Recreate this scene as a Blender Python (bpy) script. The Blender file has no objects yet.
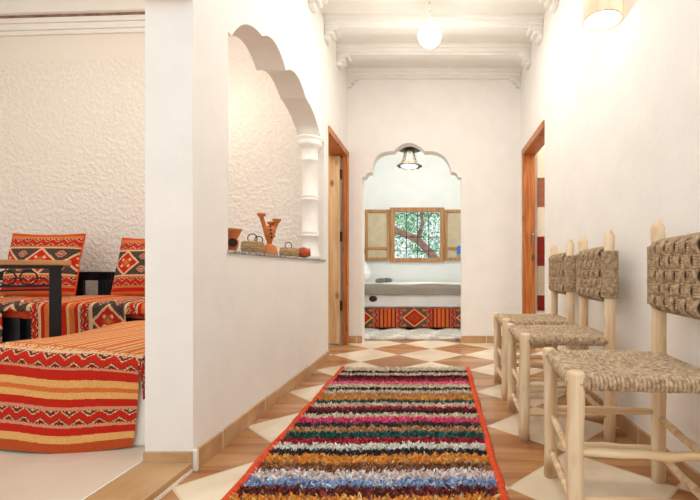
import bpy, bmesh, math, random
from mathutils import Vector, Matrix
from mathutils.geometry import tessellate_polygon
random.seed(7)
PI = math.pi
scene = bpy.context.scene
COL = scene.collection
H = .75                      # camera height
XL, XR = -.9075, .885        # faces of the corridor walls
TH = .18                     # thickness of the left wall
YF = 4.427                   # far wall
STEP = .035                  # living room floor level

# ------------------------------------------------------------------ materials
def lin(c):
    return tuple(((x/12.92) if x <= .04045 else ((x+.055)/1.055)**2.4) for x in c)
def hexc(h):
    return lin(tuple(int(h[i:i+2], 16)/255 for i in (0, 2, 4)))
MATS = {}
def new_mat(name):
    m = bpy.data.materials.new(name); m.use_nodes = True
    nt = m.node_tree; nt.nodes.clear()
    out = nt.nodes.new('ShaderNodeOutputMaterial')
    b = nt.nodes.new('ShaderNodeBsdfPrincipled')
    nt.links.new(b.outputs[0], out.inputs[0])
    MATS[name] = m
    return m, nt, b
def N(nt, t, **kw):
    n = nt.nodes.new(t)
    for k, v in kw.items():
        setattr(n, k, v)
    return n
def coords(nt, scale=(1, 1, 1), rot=(0, 0, 0), loc=(0, 0, 0)):
    tc = N(nt, 'ShaderNodeTexCoord'); mp = N(nt, 'ShaderNodeMapping')
    mp.inputs['Scale'].default_value = scale; mp.inputs['Rotation'].default_value = rot
    mp.inputs['Location'].default_value = loc
    nt.links.new(tc.outputs['Object'], mp.inputs[0])
    return mp.outputs[0]
def noise_mat(name, c1, c2, scale=8, rough=.8, bump=0, bscale=40, stretch=(1, 1, 1), detail=4,
              bdist=.01, metal=0, spec=.3, lo=.3, hi=.7):
    m, nt, b = new_mat(name)
    v = coords(nt, stretch)
    n = N(nt, 'ShaderNodeTexNoise'); n.inputs['Scale'].default_value = scale; n.inputs['Detail'].default_value = detail
    nt.links.new(v, n.inputs['Vector'])
    r = N(nt, 'ShaderNodeValToRGB')
    r.color_ramp.elements[0].color = (*hexc(c1), 1); r.color_ramp.elements[1].color = (*hexc(c2), 1)
    r.color_ramp.elements[0].position = lo; r.color_ramp.elements[1].position = hi
    nt.links.new(n.outputs['Fac'], r.inputs[0]); nt.links.new(r.outputs[0], b.inputs['Base Color'])
    b.inputs['Roughness'].default_value = rough; b.inputs['Metallic'].default_value = metal
    b.inputs['Specular IOR Level'].default_value = spec
    if bump:
        n2 = N(nt, 'ShaderNodeTexNoise'); n2.inputs['Scale'].default_value = bscale; n2.inputs['Detail'].default_value = 3
        nt.links.new(v, n2.inputs['Vector'])
        bp = N(nt, 'ShaderNodeBump'); bp.inputs['Strength'].default_value = bump; bp.inputs['Distance'].default_value = bdist
        nt.links.new(n2.outputs['Fac'], bp.inputs['Height']); nt.links.new(bp.outputs[0], b.inputs['Normal'])
    return m
def wood_mat(name, c1, c2, knot=None, axis=2, scale=9, rough=.55):
    """long grained wood, grain along one local axis, with scattered knots"""
    m, nt, b = new_mat(name)
    st = [6, 6, 6]; st[axis] = .45
    v = coords(nt, st)
    n = N(nt, 'ShaderNodeTexNoise'); n.inputs['Scale'].default_value = scale; n.inputs['Detail'].default_value = 5
    n.inputs['Distortion'].default_value = .6
    nt.links.new(v, n.inputs['Vector'])
    r = N(nt, 'ShaderNodeValToRGB')
    r.color_ramp.elements[0].color = (*hexc(c1), 1); r.color_ramp.elements[1].color = (*hexc(c2), 1)
    r.color_ramp.elements[0].position = .36; r.color_ramp.elements[1].position = .64
    nt.links.new(n.outputs['Fac'], r.inputs[0])
    last = r.outputs[0]
    if knot:
        st2 = [1, 1, 1]; st2[axis] = .55
        v2 = coords(nt, st2)
        vo = N(nt, 'ShaderNodeTexVoronoi'); vo.inputs['Scale'].default_value = 7
        nt.links.new(v2, vo.inputs['Vector'])
        r2 = N(nt, 'ShaderNodeValToRGB')
        r2.color_ramp.elements[0].color = (1, 1, 1, 1); r2.color_ramp.elements[1].color = (0, 0, 0, 1)
        r2.color_ramp.elements[0].position = .06; r2.color_ramp.elements[1].position = .2
        nt.links.new(vo.outputs['Distance'], r2.inputs[0])
        mx = N(nt, 'ShaderNodeMixRGB'); mx.inputs['Color2'].default_value = (*hexc(knot), 1)
        nt.links.new(r2.outputs[0], mx.inputs['Fac']); nt.links.new(last, mx.inputs['Color1'])
        last = mx.outputs[0]
    nt.links.new(last, b.inputs['Base Color'])
    b.inputs['Roughness'].default_value = rough
    bp = N(nt, 'ShaderNodeBump'); bp.inputs['Strength'].default_value = .25; bp.inputs['Distance'].default_value = .003
    nt.links.new(n.outputs['Fac'], bp.inputs['Height']); nt.links.new(bp.outputs[0], b.inputs['Normal'])
    return m
def plain(name, c, rough=.6, metal=0, emit=0, ecol=None):
    m, nt, b = new_mat(name)
    v = coords(nt)
    n = N(nt, 'ShaderNodeTexNoise'); n.inputs['Scale'].default_value = 30
    nt.links.new(v, n.inputs['Vector'])
    mx = N(nt, 'ShaderNodeMixRGB', blend_type='MULTIPLY'); mx.inputs['Fac'].default_value = .18
    mx.inputs['Color1'].default_value = (*hexc(c), 1)
    nt.links.new(n.outputs['Fac'], mx.inputs['Color2'])
    nt.links.new(mx.outputs[0], b.inputs['Base Color'])
    b.inputs['Roughness'].default_value = rough; b.inputs['Metallic'].default_value = metal
    if emit:
        b.inputs['Emission Color'].default_value = (*(hexc(ecol or c)), 1); b.inputs['Emission Strength'].default_value = emit
    return m
def attr_mat(name, rough=.95, bump=.3, bscale=220, translucent=0):
    """woven or piled cloth whose dyed pattern is stored with the mesh"""
    m, nt, b = new_mat(name)
    a = N(nt, 'ShaderNodeAttribute', attribute_name='Col')
    v = coords(nt)
    n = N(nt, 'ShaderNodeTexNoise'); n.inputs['Scale'].default_value = bscale; n.inputs['Detail'].default_value = 2
    nt.links.new(v, n.inputs['Vector'])
    mx = N(nt, 'ShaderNodeMixRGB', blend_type='MULTIPLY'); mx.inputs['Fac'].default_value = .35
    nt.links.new(a.outputs['Color'], mx.inputs['Color1'])
    r = N(nt, 'ShaderNodeValToRGB'); r.color_ramp.elements[0].position = .3; r.color_ramp.elements[1].position = .6
    r.color_ramp.elements[0].color = (.35, .35, .35, 1)
    nt.links.new(n.outputs['Fac'], r.inputs[0]); nt.links.new(r.outputs[0], mx.inputs['Color2'])
    nt.links.new(mx.outputs[0], b.inputs['Base Color'])
    b.inputs['Roughness'].default_value = rough; b.inputs['Specular IOR Level'].default_value = .1
    if translucent:
        tr = N(nt, 'ShaderNodeBsdfTranslucent'); nt.links.new(mx.outputs[0], tr.inputs[0])
        ms = N(nt, 'ShaderNodeMixShader'); ms.inputs[0].default_value = translucent
        out = [q for q in nt.nodes if q.type == 'OUTPUT_MATERIAL'][0]
        nt.links.new(b.outputs[0], ms.inputs[1]); nt.links.new(tr.outputs[0], ms.inputs[2]); nt.links.new(ms.outputs[0], out.inputs[0])
    if bump:
        bp = N(nt, 'ShaderNodeBump'); bp.inputs['Strength'].default_value = bump; bp.inputs['Distance'].default_value = .003
        nt.links.new(n.outputs['Fac'], bp.inputs['Height']); nt.links.new(bp.outputs[0], b.inputs['Normal'])
    return m

def tile_floor_mat():
    m, nt, b = new_mat('diamond_floor_tiles')
    D = .583; S = D/math.sqrt(2)
    # a brown diamond is centred at (.257, 3.51); rotate by 45 degrees so that tiles become unit squares
    tc = N(nt, 'ShaderNodeTexCoord')
    mp = N(nt, 'ShaderNodeMapping')
    mp.inputs['Location'].default_value = (-.257, -3.512, 0)
    nt.links.new(tc.outputs['Object'], mp.inputs[0])
    mp2 = N(nt, 'ShaderNodeMapping')
    mp2.inputs['Rotation'].default_value = (0, 0, PI/4); mp2.inputs['Scale'].default_value = (1/S, 1/S, 1)
    mp2.inputs['Location'].default_value = (.5, .5, 0)
    # mapping applies scale, rotation, location in that order
    nt.links.new(mp.outputs[0], mp2.inputs[0])
    ch = N(nt, 'ShaderNodeTexChecker'); ch.inputs['Scale'].default_value = 1.0
    off = N(nt, 'ShaderNodeVectorMath', operation='ADD'); off.inputs[1].default_value = (100, 100, .5)
    nt.links.new(mp2.outputs[0], off.inputs[0])
    nt.links.new(off.outputs[0], ch.inputs['Vector'])
    # wood-look brown
    n1 = N(nt, 'ShaderNodeTexNoise'); n1.inputs['Scale'].default_value = 2.2; n1.inputs['Detail'].default_value = 5
    n1.inputs['Distortion'].default_value = .8
    st = N(nt, 'ShaderNodeMapping'); st.inputs['Scale'].default_value = (.45, 4.2, 1)
    st.inputs['Rotation'].default_value = (0, 0, .06)
    nt.links.new(tc.outputs['Object'], st.inputs[0]); nt.links.new(st.outputs[0], n1.inputs['Vector'])
    r1 = N(nt, 'ShaderNodeValToRGB')
    e = r1.color_ramp.elements
    e[0].position = .3; e[0].color = (*hexc('8a5a36'), 1); e[1].position = .72; e[1].color = (*hexc('cc9e70'), 1)
    k = e.new(.5); k.color = (*hexc('b07a4c'), 1)
    nt.links.new(n1.outputs['Fac'], r1.inputs[0])
    n2 = N(nt, 'ShaderNodeTexNoise'); n2.inputs['Scale'].default_value = 5; n2.inputs['Detail'].default_value = 5
    nt.links.new(tc.outputs['Object'], n2.inputs['Vector'])
    r2 = N(nt, 'ShaderNodeValToRGB')
    r2.color_ramp.elements[0].position = .35; r2.color_ramp.elements[0].color = (*hexc('e0cdb0'), 1)
    r2.color_ramp.elements[1].position = .65; r2.color_ramp.elements[1].color = (*hexc('f0e2c8'), 1)
    nt.links.new(n2.outputs['Fac'], r2.inputs[0])
    mx = N(nt, 'ShaderNodeMixRGB')
    nt.links.new(ch.outputs['Fac'], mx.inputs['Fac']); nt.links.new(r1.outputs[0], mx.inputs['Color1']); nt.links.new(r2.outputs[0], mx.inputs['Color2'])
    # grout between tiles
    br = N(nt, 'ShaderNodeTexBrick'); br.offset = 0
    br.inputs['Scale'].default_value = 1; br.inputs['Brick Width'].default_value = 1; br.inputs['Row Height'].default_value = 1
    br.inputs['Mortar Size'].default_value = .011; br.inputs['Mortar Smooth'].default_value = .1
    nt.links.new(off.outputs[0], br.inputs['Vector'])
    mg = N(nt, 'ShaderNodeMixRGB'); mg.inputs['Color2'].default_value = (*hexc('d8c6a8'), 1)
    nt.links.new(br.outputs['Fac'], mg.inputs['Fac']); nt.links.new(mx.outputs[0], mg.inputs['Color1'])
    nt.links.new(mg.outputs[0], b.inputs['Base Color'])
    b.inputs['Roughness'].default_value = .22
    b.inputs['Specular IOR Level'].default_value = .5
    bp = N(nt, 'ShaderNodeBump'); bp.inputs['Strength'].default_value = .3; bp.inputs['Distance'].default_value = .002; bp.invert = True
    nt.links.new(br.outputs['Fac'], bp.inputs['Height']); nt.links.new(bp.outputs[0], b.inputs['Normal'])
    return m
def skirting_mat():
    m, nt, b = new_mat('brown_skirting_tile')
    v = coords(nt, (1, 1, 1))
    n = N(nt, 'ShaderNodeTexNoise'); n.inputs['Scale'].default_value = 9; n.inputs['Detail'].default_value = 4
    nt.links.new(v, n.inputs['Vector'])
    r = N(nt, 'ShaderNodeValToRGB')
    r.color_ramp.elements[0].position = .3; r.color_ramp.elements[0].color = (*hexc('b28558'), 1)
    r.color_ramp.elements[1].position = .7; r.color_ramp.elements[1].color = (*hexc('cda57a'), 1)
    nt.links.new(n.outputs['Fac'], r.inputs[0])
    # a pale joint every 45 cm along either axis
    sp = N(nt, 'ShaderNodeSeparateXYZ'); nt.links.new(v, sp.inputs[0])
    ad = N(nt, 'ShaderNodeMath', operation='ADD'); nt.links.new(sp.outputs[0], ad.inputs[0]); nt.links.new(sp.outputs[1], ad.inputs[1])
    md = N(nt, 'ShaderNodeMath', operation='PINGPONG'); md.inputs[1].default_value = .225; nt.links.new(ad.outputs[0], md.inputs[0])
    lt = N(nt, 'ShaderNodeMath', operation='LESS_THAN'); lt.inputs[1].default_value = .004; nt.links.new(md.outputs[0], lt.inputs[0])
    mx = N(nt, 'ShaderNodeMixRGB'); mx.inputs['Color2'].default_value = (*hexc('e0cfb2'), 1)
    nt.links.new(lt.outputs[0], mx.inputs['Fac']); nt.links.new(r.outputs[0], mx.inputs['Color1'])
    nt.links.new(mx.outputs[0], b.inputs['Base Color']); b.inputs['Roughness'].default_value = .35
    return m
def stucco_mat():
    m, nt, b = new_mat('rough_stucco')
    v = coords(nt)
    n = N(nt, 'ShaderNodeTexNoise'); n.inputs['Scale'].default_value = 30; n.inputs['Detail'].default_value = 3; n.inputs['Distortion'].default_value = .3
    nt.links.new(v, n.inputs['Vector'])
    r = N(nt, 'ShaderNodeValToRGB'); r.color_ramp.elements[0].position = .42; r.color_ramp.elements[1].position = .62
    nt.links.new(n.outputs['Fac'], r.inputs[0])
    # smooth plaster band above 2.53 m
    sp = N(nt, 'ShaderNodeSeparateXYZ'); nt.links.new(v, sp.inputs[0])
    lt = N(nt, 'ShaderNodeMath', operation='LESS_THAN'); lt.inputs[1].default_value = 2.53; nt.links.new(sp.outputs[2], lt.inputs[0])
    ml = N(nt, 'ShaderNodeMath', operation='MULTIPLY'); nt.links.new(r.outputs[0], ml.inputs[0]); nt.links.new(lt.outputs[0], ml.inputs[1])
    mx = N(nt, 'ShaderNodeMixRGB'); mx.inputs['Color1'].default_value = (*hexc('f1e7da'), 1); mx.inputs['Color2'].default_value = (*hexc('f5ebdf'), 1)
    nt.links.new(ml.outputs[0], mx.inputs['Fac']); nt.links.new(mx.outputs[0], b.inputs['Base Color'])
    bp = N(nt, 'ShaderNodeBump'); bp.inputs['Strength'].default_value = .6; bp.inputs['Distance'].default_value = .010
    nt.links.new(ml.outputs[0], bp.inputs['Height']); nt.links.new(bp.outputs[0], b.inputs['Normal'])
    b.inputs['Roughness'].default_value = .75
    return m

noise_mat('white_wall', 'f4f0ea', 'f9f5ef', 6, .7, .22, 38, bdist=.006)
noise_mat('column_white', 'f4efe6', 'f8f3eb', 6, .6)
noise_mat('ceiling_white', 'eeebe4', 'f3f0ea', 6, .8)
noise_mat('bedroom_wall', 'e9eae4', 'eeefe9', 6, .8, .1, 40)
stucco_mat(); tile_floor_mat(); skirting_mat()
noise_mat('beige_floor_tile', 'd8c7b0', 'e6d8c4', 4, .3)
noise_mat('brown_step_tile', 'b48a5c', 'd2ae82', 6, .35, stretch=(1, .4, 1))
noise_mat('grey_marble', '5f6468', 'c2c4c4', 60, .4, lo=.4, hi=.6)
wood_mat('peeled_wood', 'e0bc8e', 'f5e0be', 'b8926a', 2, 6, .6)
wood_mat('peeled_wood_rung', 'd6ae7e', 'f0d8b4', None, 0, 6, .6)
wood_mat('pine_orange', 'a0541c', 'cc7c38', '5e2c10', 2, 7, .4)
wood_mat('pine_pale', 'd2a878', 'e6c69c', '8a5a30', 2, 5, .45)
wood_mat('window_wood', 'a06c3c', 'c28e58', None, 2, 7, .55)
noise_mat('shutter_board', 'c3b190', 'd3c3a4', 10, .7)
noise_mat('straw_rope', '97785a', 'e0c7a6', 70, .9, .5, 200, bdist=.003)
noise_mat('straw_rope_dark', '8a6f54', 'd0b592', 70, .9, .5, 200, bdist=.003)
noise_mat('terracotta', 'bb6632', 'd98a50', 14, .75)
noise_mat('red_clay', '9a3b20', 'cf6c3c', 18, .6)
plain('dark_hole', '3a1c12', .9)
noise_mat('woven_straw', '8f6c48', 'dcb88c', 40, .9, .5, 160, stretch=(1, 1, 5))
plain('dark_wire', '3b3029', .5, .6)
plain('black_metal', '17171a', .4, .5)
noise_mat('black_wood', '121214', '24252a', 12, .35)
noise_mat('table_wood', 'a9713f', 'c99660', 8, .35, stretch=(.4, 4, 4))
noise_mat('white_sheet', 'f1f0ec', 'f8f7f4', 6, .9)
noise_mat('grey_blanket', '9d968c', 'b7b0a4', 25, .95, .3, 150)
noise_mat('grey_towel', '77756f', '96938b', 40, .95, .4, 150)
noise_mat('sheepskin', 'efe9de', 'fbf8f2', 30, 1)
noise_mat('lamp_metal', '6c6350', 'b9b096', 45, .45, metal=.55, lo=.42, hi=.58)
plain('dark_bronze', '3a3026', .4, .7)
plain('blue_fabric', '2f7fd0', .7)
noise_mat('bark_and_shadow_brown', '7a5a4c', 'a58676', 12, .9, .5, 40)
plain('lit_globe', 'ffffff', .3, 0, 9, 'fffaf0')
plain('lamp_glow', 'ffffff', .3, 0, 1.6, 'fffaf0')
plain('lit_bulb', 'ffffff', .3, 0, 9, 'fff0d8')
plain('pale_brass', 'c9c0a4', .35, .6)
plain('steel', '8d8d8d', .3, .9)
attr_mat('kilim'); attr_mat('rug_pile', bump=0, bscale=120); attr_mat('leaf', .6, 0, translucent=.55)
noise_mat('rug_binding', 'cf3f1c', 'ea5a30', 60, .95, .4, 200)
noise_mat('fluffy_grey', '8f8474', 'd6cdbd', 90, 1)
def shade_mat():
    m, nt, b = new_mat('lamp_shade_paper')
    b.inputs['Base Color'].default_value = (*hexc('e6d8c0'), 1); b.inputs['Roughness'].default_value = .8
    v = coords(nt); w = N(nt, 'ShaderNodeTexNoise'); w.inputs['Scale'].default_value = 16
    mp = coords(nt, (1, 1, .05)); nt.links.new(mp, w.inputs['Vector'])
    r = N(nt, 'ShaderNodeValToRGB'); r.color_ramp.elements[0].position = .35; r.color_ramp.elements[1].position = .65
    r.color_ramp.elements[0].color = (*hexc('d9b183'), 1); r.color_ramp.elements[1].color = (*hexc('f8ecd6'), 1)
    nt.links.new(w.outputs['Fac'], r.inputs[0]); nt.links.new(r.outputs[0], b.inputs['Emission Color'])
    b.inputs['Emission Strength'].default_value = .62
shade_mat()

# ------------------------------------------------------------------ mesh helpers
def empty(name, loc=(0, 0, 0), rz=0):
    o = bpy.data.objects.new(name, None); COL.objects.link(o)
    o.location = loc; o.rotation_euler = (0, 0, rz); o.empty_display_size = .05
    return o
def tag(o, label=None, cat=None, group=None, kind=None):
    if label: o['label'] = label
    if cat: o['category'] = cat
    if group: o['group'] = group
    if kind: o['kind'] = kind
    return o
def thing(name, label, cat, loc=(0, 0, 0), rz=0, group=None):
    return tag(empty(name, loc, rz), label, cat, group)
def obj(name, bm, mat, parent=None, smooth=False, loc=None, label=None):
    me = bpy.data.meshes.new(name)
    if isinstance(bm, tuple):
        me.from_pydata(bm[0], [], bm[1])
    else:
        bmesh.ops.recalc_face_normals(bm, faces=bm.faces)
        bm.to_mesh(me); bm.free()
    me.materials.append(MATS[mat])
    if smooth:
        for p in me.polygons: p.use_smooth = True
    o = bpy.data.objects.new(name, me); COL.objects.link(o)
    if parent: o.parent = parent
    if loc: o.location = loc
    if label: o['label'] = label
    return o
def struct(name, bm, mat, smooth=False):
    return tag(obj(name, bm, mat, None, smooth), kind='structure')
def box(bm, x0, x1, y0, y1, z0, z1, bev=0):
    r = bmesh.ops.create_cube(bm, size=1)
    vs = r['verts']
    for v in vs:
        v.co = Vector(((x0+x1)/2+v.co.x*(x1-x0), (y0+y1)/2+v.co.y*(y1-y0), (z0+z1)/2+v.co.z*(z1-z0)))
    if bev:
        es = list({e for v in vs for e in v.link_edges})
        bmesh.ops.bevel(bm, geom=es, offset=bev, segments=2, affect='EDGES', profile=.5)
    return bm
def B(*a, **k): return box(bmesh.new(), *a, **k)
def tube(bm, pts, r, n=8, caps=True, closed=False, squash=1):
    pts = [Vector(p) for p in pts]
    rs = r if isinstance(r, (list, tuple)) else [r]*len(pts)
    rings = []; up = None; L = len(pts)
    for i, p in enumerate(pts):
        if closed: d = pts[(i+1) % L]-pts[i-1]
        else: d = pts[min(i+1, L-1)]-pts[max(i-1, 0)]
        d.normalize()
        if up is None:
            up = Vector((0, 0, 1)) if abs(d.z) < .9 else Vector((1, 0, 0))
        a = d.cross(up); a.normalize(); b = a.cross(d); b.normalize(); up = b
        rings.append([bm.verts.new(p+(a*math.cos(2*PI*k/n)*squash+b*math.sin(2*PI*k/n))*rs[i]) for k in range(n)])
    for i in range(L if closed else L-1):
        A, C = rings[i], rings[(i+1) % L]
        for k in range(n):
            bm.faces.new((A[k], A[(k+1) % n], C[(k+1) % n], C[k]))
    if caps and not closed:
        bm.faces.new(rings[0][::-1]); bm.faces.new(rings[-1])
    return bm
def lathe(bm, prof, n=24, c=(0, 0, 0), M=None):
    rings = []
    for r, z in prof:
        ring = []
        for k in range(n):
            p = Vector((r*math.cos(2*PI*k/n), r*math.sin(2*PI*k/n), z))
            if M: p = M @ p
            ring.append(bm.verts.new(p+Vector(c)))
        rings.append(ring)
    for A, C in zip(rings, rings[1:]):
        for k in range(n):
            bm.faces.new((A[k], A[(k+1) % n], C[(k+1) % n], C[k]))
    if prof[0][0] > 1e-4: bm.faces.new(rings[0][::-1])
    if prof[-1][0] > 1e-4: bm.faces.new(rings[-1])
    bmesh.ops.remove_doubles(bm, verts=bm.verts, dist=1e-6)
    return bm
def slab(loops, t0, t1, axes):
    """extrude a polygon with holes; axes 'yz' spans y,z and is thick in x"""
    def P(a, b, t):
        return Vector((t, a, b)) if axes == 'yz' else Vector((a, t, b)) if axes == 'xz' else Vector((a, b, t))
    bm = bmesh.new()
    tri = tessellate_polygon([[Vector((a, b, 0)) for a, b in lp] for lp in loops])
    flat = [p for lp in loops for p in lp]
    A = [bm.verts.new(P(a, b, t0)) for a, b in flat]; C = [bm.verts.new(P(a, b, t1)) for a, b in flat]
    for t in tri:
        try:
            bm.faces.new([A[i] for i in t]); bm.faces.new([C[i] for i in t][::-1])
        except ValueError: pass
    s = 0
    for lp in loops:
        n = len(lp)
        for i in range(n):
            j = (i+1) % n
            bm.faces.new((A[s+i], A[s+j], C[s+j], C[s+i]))
        s += n
    return bm
def children(o): return [c for c in bpy.data.objects if c.parent == o]
def copy_tree(o, parent=None):
    c = o.copy(); COL.objects.link(c); c.parent = parent
    for ch in children(o): copy_tree(ch, c)
    return c
def grid(name, fn, cf, nu, nv, mat, parent=None, thick=0):
    """surface fn(u,v) with u,v in 0..1, coloured per face by cf(u,v)"""
    vs = [fn(i/nu, j/nv) for j in range(nv+1) for i in range(nu+1)]
    fs = [(j*(nu+1)+i, j*(nu+1)+i+1, (j+1)*(nu+1)+i+1, (j+1)*(nu+1)+i) for j in range(nv) for i in range(nu)]
    me = bpy.data.meshes.new(name); me.from_pydata(vs, [], fs)
    ca = me.color_attributes.new('Col', 'FLOAT_COLOR', 'CORNER')
    buf = []
    for j in range(nv):
        for i in range(nu):
            c = cf((i+.5)/nu, (j+.5)/nv)
            buf += [c[0], c[1], c[2], 1]*4
    ca.data.foreach_set('color', buf)
    me.materials.append(MATS[mat])
    for p in me.polygons: p.use_smooth = True
    o = bpy.data.objects.new(name, me); COL.objects.link(o)
    if parent: o.parent = parent
    if thick:
        md = o.modifiers.new('cloth thickness', 'SOLIDIFY'); md.thickness = thick; md.offset = -1
    return o
def arc_lobe(p, q, bulge, n=10):
    """points from p to q (without q) along an arc bulging to the left of p->q"""
    p = Vector(p); q = Vector(q); d = q-p; nrm = Vector((-d.y, d.x)).normalized()
    return [tuple(p+d*t+nrm*bulge*4*t*(1-t)) for t in [i/n for i in range(n)]]

# ------------------------------------------------------------------ kilim patterns
K = {k: hexc(v) for k, v in dict(red='c92c1c', dark='8c1c16', orange='df763a', yellow='edb36c', cream='e6be92', pink='dd9472',
     black='4a3832', grey='68564c', brown='8a4a2a', rust='c2552a', white='f2e3cc').items()}
def frac(x): return x-math.floor(x)
def zigzag(a, b):
    """a along the band in band widths, b 0..1 across it"""
    if b < .06 or b > .94: return K['black'] if frac(a*5) < .35 else K['pink']
    a = math.floor(a*16)/16; b = (math.floor(b*14)+.5)/14
    t = abs(frac(a*.9)-.5)*2
    h = .28+.44*t; d = b-h
    if abs(d) < .24: return K['red']
    if d < 0: return K['cream'] if d > -.32 else K['black'] if d > -.42 else K['dark'] if d > -.52 else K['cream']
    return K['black'] if d < .31 else K['cream'] if d < .39 else K['dark']
def block(a, b):
    """dark band with cream edged red diamonds and small crosses"""
    x = frac(a/1.25)*1.25-.625; y = b-.5
    if abs(y) > .46: return K['cream']
    d = abs(x)/.52+abs(y)/.5
    if .82 < d < 1.0: return K['cream']
    if d <= .82:
        if d > .62: return K['red']
        dd = abs(abs(x)-.14)+abs(abs(y)-.12)
        if d < .2: return K['orange']
        if dd < .07: return K['cream']
        return K['red'] if d > .38 else K['rust']
    cx = abs(x)-.585; cy = abs(y)-.25
    if abs(cx)+abs(cy) < .05 or .09 < abs(cx)+abs(cy) < .135: return K['pink']
    return K['grey'] if frac(a*9+b*7) < .3 else K['black']
def bands(seq, s, a):
    """seq of (width, colour or pattern); s metres across, a metres along"""
    for w, c in seq:
        if s < w:
            if c == 'zig': return zigzag(a/w, s/w)
            if c == 'block': return block(a/w, s/w)
            return K[c]
        s -= w
    return K[seq[-1][1]] if seq[-1][1] in K else K['red']
def jit(c, k=.12):
    f = 1+random.uniform(-k, k)
    return (c[0]*f, c[1]*f, c[2]*f)
STRIPES = [(.21, 'block'), (.012, 'cream'), (.055, 'zig'), (.012, 'cream'), (.022, 'red'), (.03, 'orange'), (.02, 'yellow'), (.022, 'dark'),
           (.03, 'orange'), (.03, 'red'), (.02, 'yellow'), (.03, 'orange'), (.022, 'red'), (.012, 'cream'), (.055, 'zig'), (.012, 'cream')]
PER = sum(w for w, _ in STRIPES)

# ------------------------------------------------------------------ setting
struct('floor', B(-4.4, 3.0, -1.5, 7.0, -.06, 0), 'diamond_floor_tiles')
# living room floor, one tile step higher, with its brown edge tile
bm = B(-4.3, -1.10, -1.5, 3.75, 0, STEP); struct('floor_living', bm, 'beige_floor_tile')
bm = B(-1.10, XL, -1.5, 1.62, 0, STEP, bev=.003)
struct('trim_1', bm, 'brown_step_tile')
struct('trim_2', B(XL, XL+.004, -1.5, 1.585, .0, .012), 'column_white')
struct('trim_3', B(-1.104, -1.098, -1.5, 1.59, STEP, STEP+.0015), 'column_white')

# left wall with the niche opening and the doorway
ZS = .829                                                   # underside of the niche sill
sp = 1.80
niche = [(1.863, ZS), (3.475, ZS), (3.475, sp), (3.39, sp)]
for p, q, bl_ in (((3.39, sp), (2.99, 1.965), .04), ((2.99, 1.965), (2.589, 1.972), .068), ((2.589, 1.972), (2.235, 1.985), .068), ((2.235, 1.985), (1.90, sp), .05)):
    niche += arc_lobe(p, q, -bl_, 12)                      # running toward -y, so "up" lies to the right
niche += [(1.90, sp), (1.863, sp)]
outer = [(1.594, 0), (3.615, 0), (3.615, 1.96), (4.40, 1.96), (4.40, 0), (YF, 0), (YF, 3.05), (1.594, 3.05)]
struct('wall_left', slab([outer, niche], XL-TH, XL, 'yz'), 'white_wall')
# impost moulding on the end of the wall
struct('trim_4', B(XL-TH-.012, XL-.002, 1.55, 1.60, 1.768, 1.83, bev=.008), 'brown_skirting_tile')
# right wall with doorway
outer = [(-1.5, 0), (3.43, 0), (3.43, 1.93), (4.25, 1.93), (4.25, 0), (YF, 0), (YF, 3.05), (-1.5, 3.05)]
struct('wall_right', slab([outer], XR, XR+.12, 'yz'), 'white_wall')
# far wall with the lobed arch
zt = 2.085; sh = 1.735
def zx(u, v): return ((u-435)/96, H+(271-v)/96)
arch = []
cusps = [(365.2, 177), (372.3, 172.5), (393.5, 151.2), (424.5, 151.2), (451.3, 172.5), (458.2, 177)]
pts = [zx(*c) for c in cusps]
arch += [(zx(362.3, 0)[0], 0), (zx(362.3, 0)[0], pts[0][1])]
for (p, q, b) in ((pts[0], pts[1], .02), (pts[1], pts[2], .085), (pts[2], pts[3], .088), (pts[3], pts[4], .085), (pts[4], pts[5], .02)):
    arch += arc_lobe(p, q, b, 12)
arch += [pts[5], (zx(461.5, 0)[0], pts[5][1]), (zx(461.5, 0)[0], 0)]
outer = [(-2.6, 0)] + arch + [(2.6, 0), (2.6, 3.05), (-2.6, 3.05)]
struct('wall_back', slab([outer], YF, YF+.14, 'xz'), 'white_wall')
# living room walls (the back one runs slightly askew)
A = math.atan(.046)
wl = obj('wall_living_back', B(-3.4, .012, 0, .08, 0, 3.1), 'rough_stucco'); tag(wl, kind='structure')
wl.location = (-1.095, 3.50, 0); wl.rotation_euler = (0, 0, -A)
bm = bmesh.new()
for d, z0, z1 in ((.02, 2.745, 2.78), (.035, 2.78, 2.83), (.05, 2.83, 2.872), (.09, 2.89, 3.1)):
    box(bm, -3.4, .0, -d, 0, z0, z1, bev=.006)
cn = obj('trim_5', bm, 'column_white'); tag(cn, kind='structure'); cn.location = wl.location; cn.rotation_euler = wl.rotation_euler
bm = B(-3.4, 0, -.052, 0, 2.870, 2.892)  # brown strip standing in for the shadow line of the cornice, in bark colour
cs = obj('trim_6', bm, 'bark_and_shadow_brown'); tag(cs, kind='structure'); cs.location = wl.location; cs.rotation_euler = wl.rotation_euler
struct('wall_living_left', B(-4.4, -4.3, -1.5, 4.0, 0, 3.1), 'white_wall')
# ceilings
struct('ceiling', B(XL-TH, XR+.12, 1.594, YF, 2.838, 3.0), 'ceiling_white')
struct('ceiling_living', B(-4.4, XL-TH, 1.2, 3.8, 3.05, 3.12), 'ceiling_white')
struct('ceiling_bedroom', B(-2.6, 2.6, YF+.14, 7.0, 2.92, 3.0), 'ceiling_white')
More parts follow.
